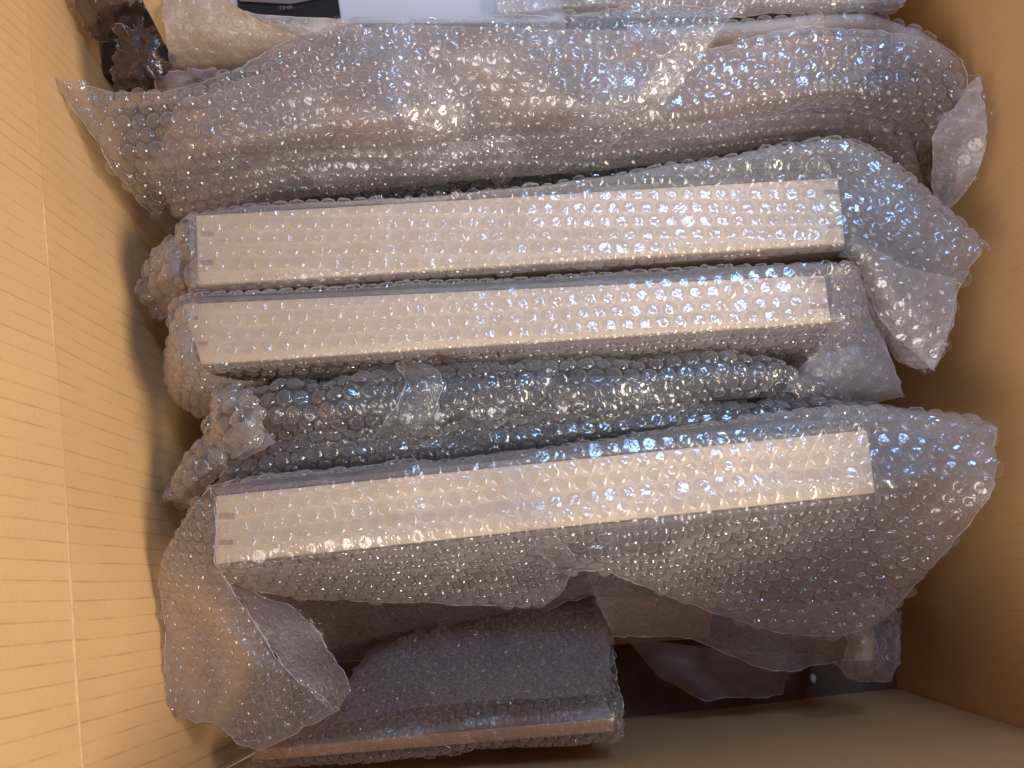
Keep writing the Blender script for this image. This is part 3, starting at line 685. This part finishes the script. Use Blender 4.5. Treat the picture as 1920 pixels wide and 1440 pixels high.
# second layer under it, smoother, showing in the valley and to the right
m0 = [(1150, 120, .435), (1320, 95, .44), (1430, 62, .444), (1560, 48, .446), (1680, 62, .442), (1775, 90, .436), (1812, 110, .43)]
m1 = [(1120, 180, .43), (1290, 160, .435), (1420, 130, .44), (1560, 115, .442), (1680, 120, .438), (1775, 140, .43), (1828, 170, .42)]
m2 = [(1060, 250, .42), (1260, 225, .426), (1420, 200, .432), (1560, 180, .434), (1680, 185, .43), (1780, 210, .42), (1832, 240, .41)]
m3 = [(1020, 305, .39), (1240, 270, .396), (1420, 235, .40), (1560, 215, .402), (1690, 250, .395), (1785, 290, .385), (1828, 310, .38)]
m4 = [(960, 345, .36), (1220, 322, .36), (1420, 285, .362), (1580, 262, .365), (1700, 330, .355), (1770, 370, .35), (1800, 390, .345)]
sheet(K, [m0, m1, m2, m3, m4, drop(m4, .05)], 'silver_film', 0.0030, 0.0034, 15, seed=25, edges='tr', fat=0.9)
# inner smoky film over the lower part of the package
sheet(K, [[(c[0] + 6, c[1] + 2, c[2] - .009) for c in kr] for kr in (k0, k1, k2, k3, k4, k5)], 'clear', 0.0014, 0.0018, 24, seed=41, bubbles=False, edges='')
sheet(K, [[(240, 300, .405), (500, 290, .412), (800, 270, .415), (1050, 250, .413), (1300, 230, .41), (1560, 210, .41), (1700, 240, .40)],
          [(300, 360, .395), (520, 340, .40), (800, 320, .402), (1050, 290, .40), (1300, 270, .398), (1560, 245, .398), (1720, 300, .385)],
          [(330, 410, .383), (540, 375, .388), (800, 345, .39), (1050, 325, .39), (1300, 300, .388), (1570, 262, .388), (1740, 370, .365)]], 'milky', 0.0014, 0.0016, 20, seed=26, edges='', fat=0.9, bscale=0.9)
# right hand standing flap
sheet(K, [[(1838, 148, .44), (1815, 165, .436), (1795, 195, .43)], [(1850, 235, .438), (1805, 225, .432), (1755, 240, .42)], [(1838, 300, .43), (1795, 300, .422), (1750, 305, .41)],
          [(1812, 350, .42), (1782, 350, .41), (1752, 360, .40)], [(1782, 392, .41), (1768, 388, .402), (1752, 385, .395)]], 'cloudy', 0.002, 0.002, 40, seed=27, bmat='bubw', edges='tblr', fat=0.7)
# far side wrap falling down to the right
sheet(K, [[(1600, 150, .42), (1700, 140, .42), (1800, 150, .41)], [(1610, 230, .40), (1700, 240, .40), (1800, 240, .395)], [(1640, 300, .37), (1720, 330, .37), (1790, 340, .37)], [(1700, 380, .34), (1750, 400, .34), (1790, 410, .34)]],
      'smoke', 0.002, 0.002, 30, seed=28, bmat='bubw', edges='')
finish(K)

# ------------------------------------------------------------------ things at the far end
Lb = thing('wrapped_box', 'tan cardboard box end wrapped in bubble wrap behind the largest package', 'wrapped box', P(440, 60, .44, 0.23))
slab('cardboard_side', [(330, 125, .41), (640, 105, .41), (478, 36, .436), (328, -60, .447)], 0.015, MAT['tan'], Lb)
slab('cardboard_corner', [(318, 100, .44), (330, 104, .44), (320, -30, .47), (250, -30, .47)], 0.004, MAT['tan'], Lb, bevel=0.0005)
sheet(Lb, [[(300, -40, .468), (340, -40, .468), (400, -30, .468), (440, 10, .466), (470, 24, .464), (520, 30, .462), (640, 36, .46)], [(308, 30, .46), (360, 30, .46), (430, 40, .458), (500, 55, .456), (560, 60, .455), (620, 62, .454), (700, 60, .452)],
           [(316, 95, .445), (370, 85, .446), (430, 90, .445), (500, 90, .444), (560, 90, .443), (640, 85, .442), (720, 80, .441)], [(322, 135, .425), (380, 135, .425), (440, 135, .425), (500, 130, .425), (560, 125, .425), (640, 120, .425), (740, 115, .425)]],
      'cloudy', 0.0012, 0.0014, 36, seed=29, bmat='bubw', edges='tl', fat=0.9, bscale=0.9)
finish(Lb)
Mb = thing('silver_case', 'flat silver grey case with a black printed label, behind the largest package', 'case', P(760, 0, .43, 0.22))
slab('case_lid', [(432, 46, .430), (1060, 40, .430), (1040, -90, .438), (415, -90, .438)], 0.02, MAT['silver'], Mb, bevel=0.002)
slab('printed_label', [(449, 44, .4312), (640, 43, .4309), (626, -60, .4376), (440, -60, .4376)], 0.0006, MAT['label'], Mb, bevel=0)
slab('grey_stripe', [(449, 2, .4352), (545, 7, .4350), (640, -12, .4362), (449, -20, .4366)], 0.0006, MAT['greyprint'], Mb, bevel=0)
cu = bpy.data.curves.new('label_text', 'FONT'); cu.body = '. . :TIMEI'; cu.size = 0.0042; cu.extrude = 0.0001
cu.align_x = 'CENTER'; cu.materials.append(MAT['greyprint'])
_t = bpy.data.objects.new('label_text', cu); C.objects.link(_t); bpy.context.view_layer.update()
_me = bpy.data.meshes.new_from_object(_t.evaluated_get(bpy.context.evaluated_depsgraph_get())); bpy.data.objects.remove(_t)
tx = bpy.data.objects.new('label_text', _me); C.objects.link(tx)
p0, p1, p2 = P(530, 19, .4345), P(560, 17.6, .4345), P(531, -5, .4359)
ex = Vector(p1 - p0).normalized(); nz = ex.cross(Vector(p2 - p0)).normalized(); ey = nz.cross(ex)
mm = Matrix((ex, ey, nz)).transposed().to_4x4(); mm.translation = Vector(p0) + nz * 0.0006
tx.parent = Mb; tx.matrix_basis = Matrix.Translation(-Vector(Mb.location)) @ mm
# band of wrap over the case, top centre to right, with a rolled end
Nb = thing('wrapped_roll', 'thin grey wrapped bundle along the top edge, open roll at its right end', 'wrapped bundle', P(1300, 20, .43, 0.22))
prism('dark_board', [(980, 40, .42), (1640, 20, .42), (1640, -30, .42), (980, -10, .42)], 0.2, MAT['dark'], Nb)
n0 = [(930, -10, .435), (1100, -40, .435), (1300, -50, .435), (1500, -50, .435), (1690, -40, .43)]
n1 = [(930, 8, .44), (1100, -10, .442), (1300, -20, .442), (1500, -20, .442), (1700, -12, .438)]
n2 = [(940, 26, .438), (1100, 12, .442), (1300, 8, .442), (1500, 4, .442), (1690, 10, .438)]
n3 = [(950, 36, .43), (1100, 30, .43), (1300, 30, .43), (1500, 24, .43), (1660, 24, .428)]
sheet(Nb, [drop(n0, .03), n0, n1, n2, n3], 'cloudy', 0.0012, 0.0014, 34, seed=30, edges='br', bmat='bub', bscale=0.85)
o0 = [(1180, 50, .43), (1350, 45, .432), (1500, 32, .434), (1620, 28, .432), (1720, 60, .425), (1790, 110, .41)]
o1 = [(1180, 85, .425), (1350, 75, .428), (1500, 60, .43), (1620, 55, .428), (1710, 85, .42), (1770, 130, .405)]
sheet(Nb, [drop(o0, .02), o0, o1, drop(o1, .03)], 'cloudy', 0.001, 0.0012, 30, seed=31, bubbles=True, bmat='bubw', edges='t')
# the open roll
V, F = [], []
cx, cy = 1662, -6
for k in range(40):
    a = 2 * math.pi * k / 24; rr = 36 - k * 0.35
    for s_, zz in enumerate((.452, .43, .40)):
        V.append(P(cx + rr * math.cos(a) * (1 + 0.06 * math.sin(3 * a)), cy + rr * 0.8 * math.sin(a), zz))
for k in range(39):
    for s_ in range(2): a = k * 3 + s_; F.append((a, a + 3, a + 4, a + 1))
mesh_obj('roll_end', V, F, MAT['milky'], Nb, True)
finish(Nb)

Ob = thing('crumpled_wrap', 'dark glossy crumple of wrap between the left wall and the tan box end', 'plastic wrap', P(270, 120, .42, 0.2))
sheet(Ob, [[(222, 60, .435), (245, 46, .44), (275, 48, .44), (300, 72, .43)], [(220, 110, .43), (248, 100, .445), (285, 105, .445), (315, 125, .43)], [(214, 150, .425), (245, 145, .438), (285, 150, .438), (322, 150, .425)],
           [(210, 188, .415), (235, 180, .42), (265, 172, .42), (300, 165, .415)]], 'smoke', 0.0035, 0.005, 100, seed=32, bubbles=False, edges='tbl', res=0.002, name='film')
Pb = thing('crumpled_wrap', 'greyish crumple of wrap high against the left wall at the top corner', 'plastic wrap', P(190, 20, .42, 0.2))
sheet(Pb, [[(120, -50, .43), (180, -50, .435), (240, -50, .435), (290, -50, .43)], [(140, 0, .428), (190, -5, .435), (230, 0, .435), (280, 0, .425)], [(160, 40, .42), (195, 30, .428), (225, 35, .428), (270, 40, .415)], [(185, 78, .405), (205, 75, .41), (225, 70, .41), (250, 70, .40)]],
      'smoke', 0.003, 0.004, 90, seed=33, bubbles=False, edges='bl', res=0.0025, name='film')
Qb = thing('crumpled_wrap', 'small mauve grey fold of wrap tucked behind the upper edge of the largest package', 'plastic wrap', P(350, 150, .43, 0.2))
sheet(Qb, [[(292, 152, .435), (330, 138, .437), (370, 132, .437), (405, 128, .435)], [(290, 170, .433), (330, 160, .436), (370, 150, .436), (420, 140, .434)], [(292, 190, .425), (340, 185, .425), (380, 170, .425), (430, 160, .425)]],
      'mauve', 0.003, 0.003, 50, seed=34, bubbles=False, edges='tl', res=0.0025, name='film')
Rb = thing('cardboard_strip', 'orange brown strip of cardboard under the dark crumple beside the left wall', 'cardboard', P(250, 190, .405, 0.2))
slab('strip', [(205, 205, .41), (330, 190, .41), (330, 158, .415), (225, 175, .415)], 0.006, MAT['tan'], Rb, bevel=0.0004)
# dark bulk of things packed at the far end, in shade under the wrap
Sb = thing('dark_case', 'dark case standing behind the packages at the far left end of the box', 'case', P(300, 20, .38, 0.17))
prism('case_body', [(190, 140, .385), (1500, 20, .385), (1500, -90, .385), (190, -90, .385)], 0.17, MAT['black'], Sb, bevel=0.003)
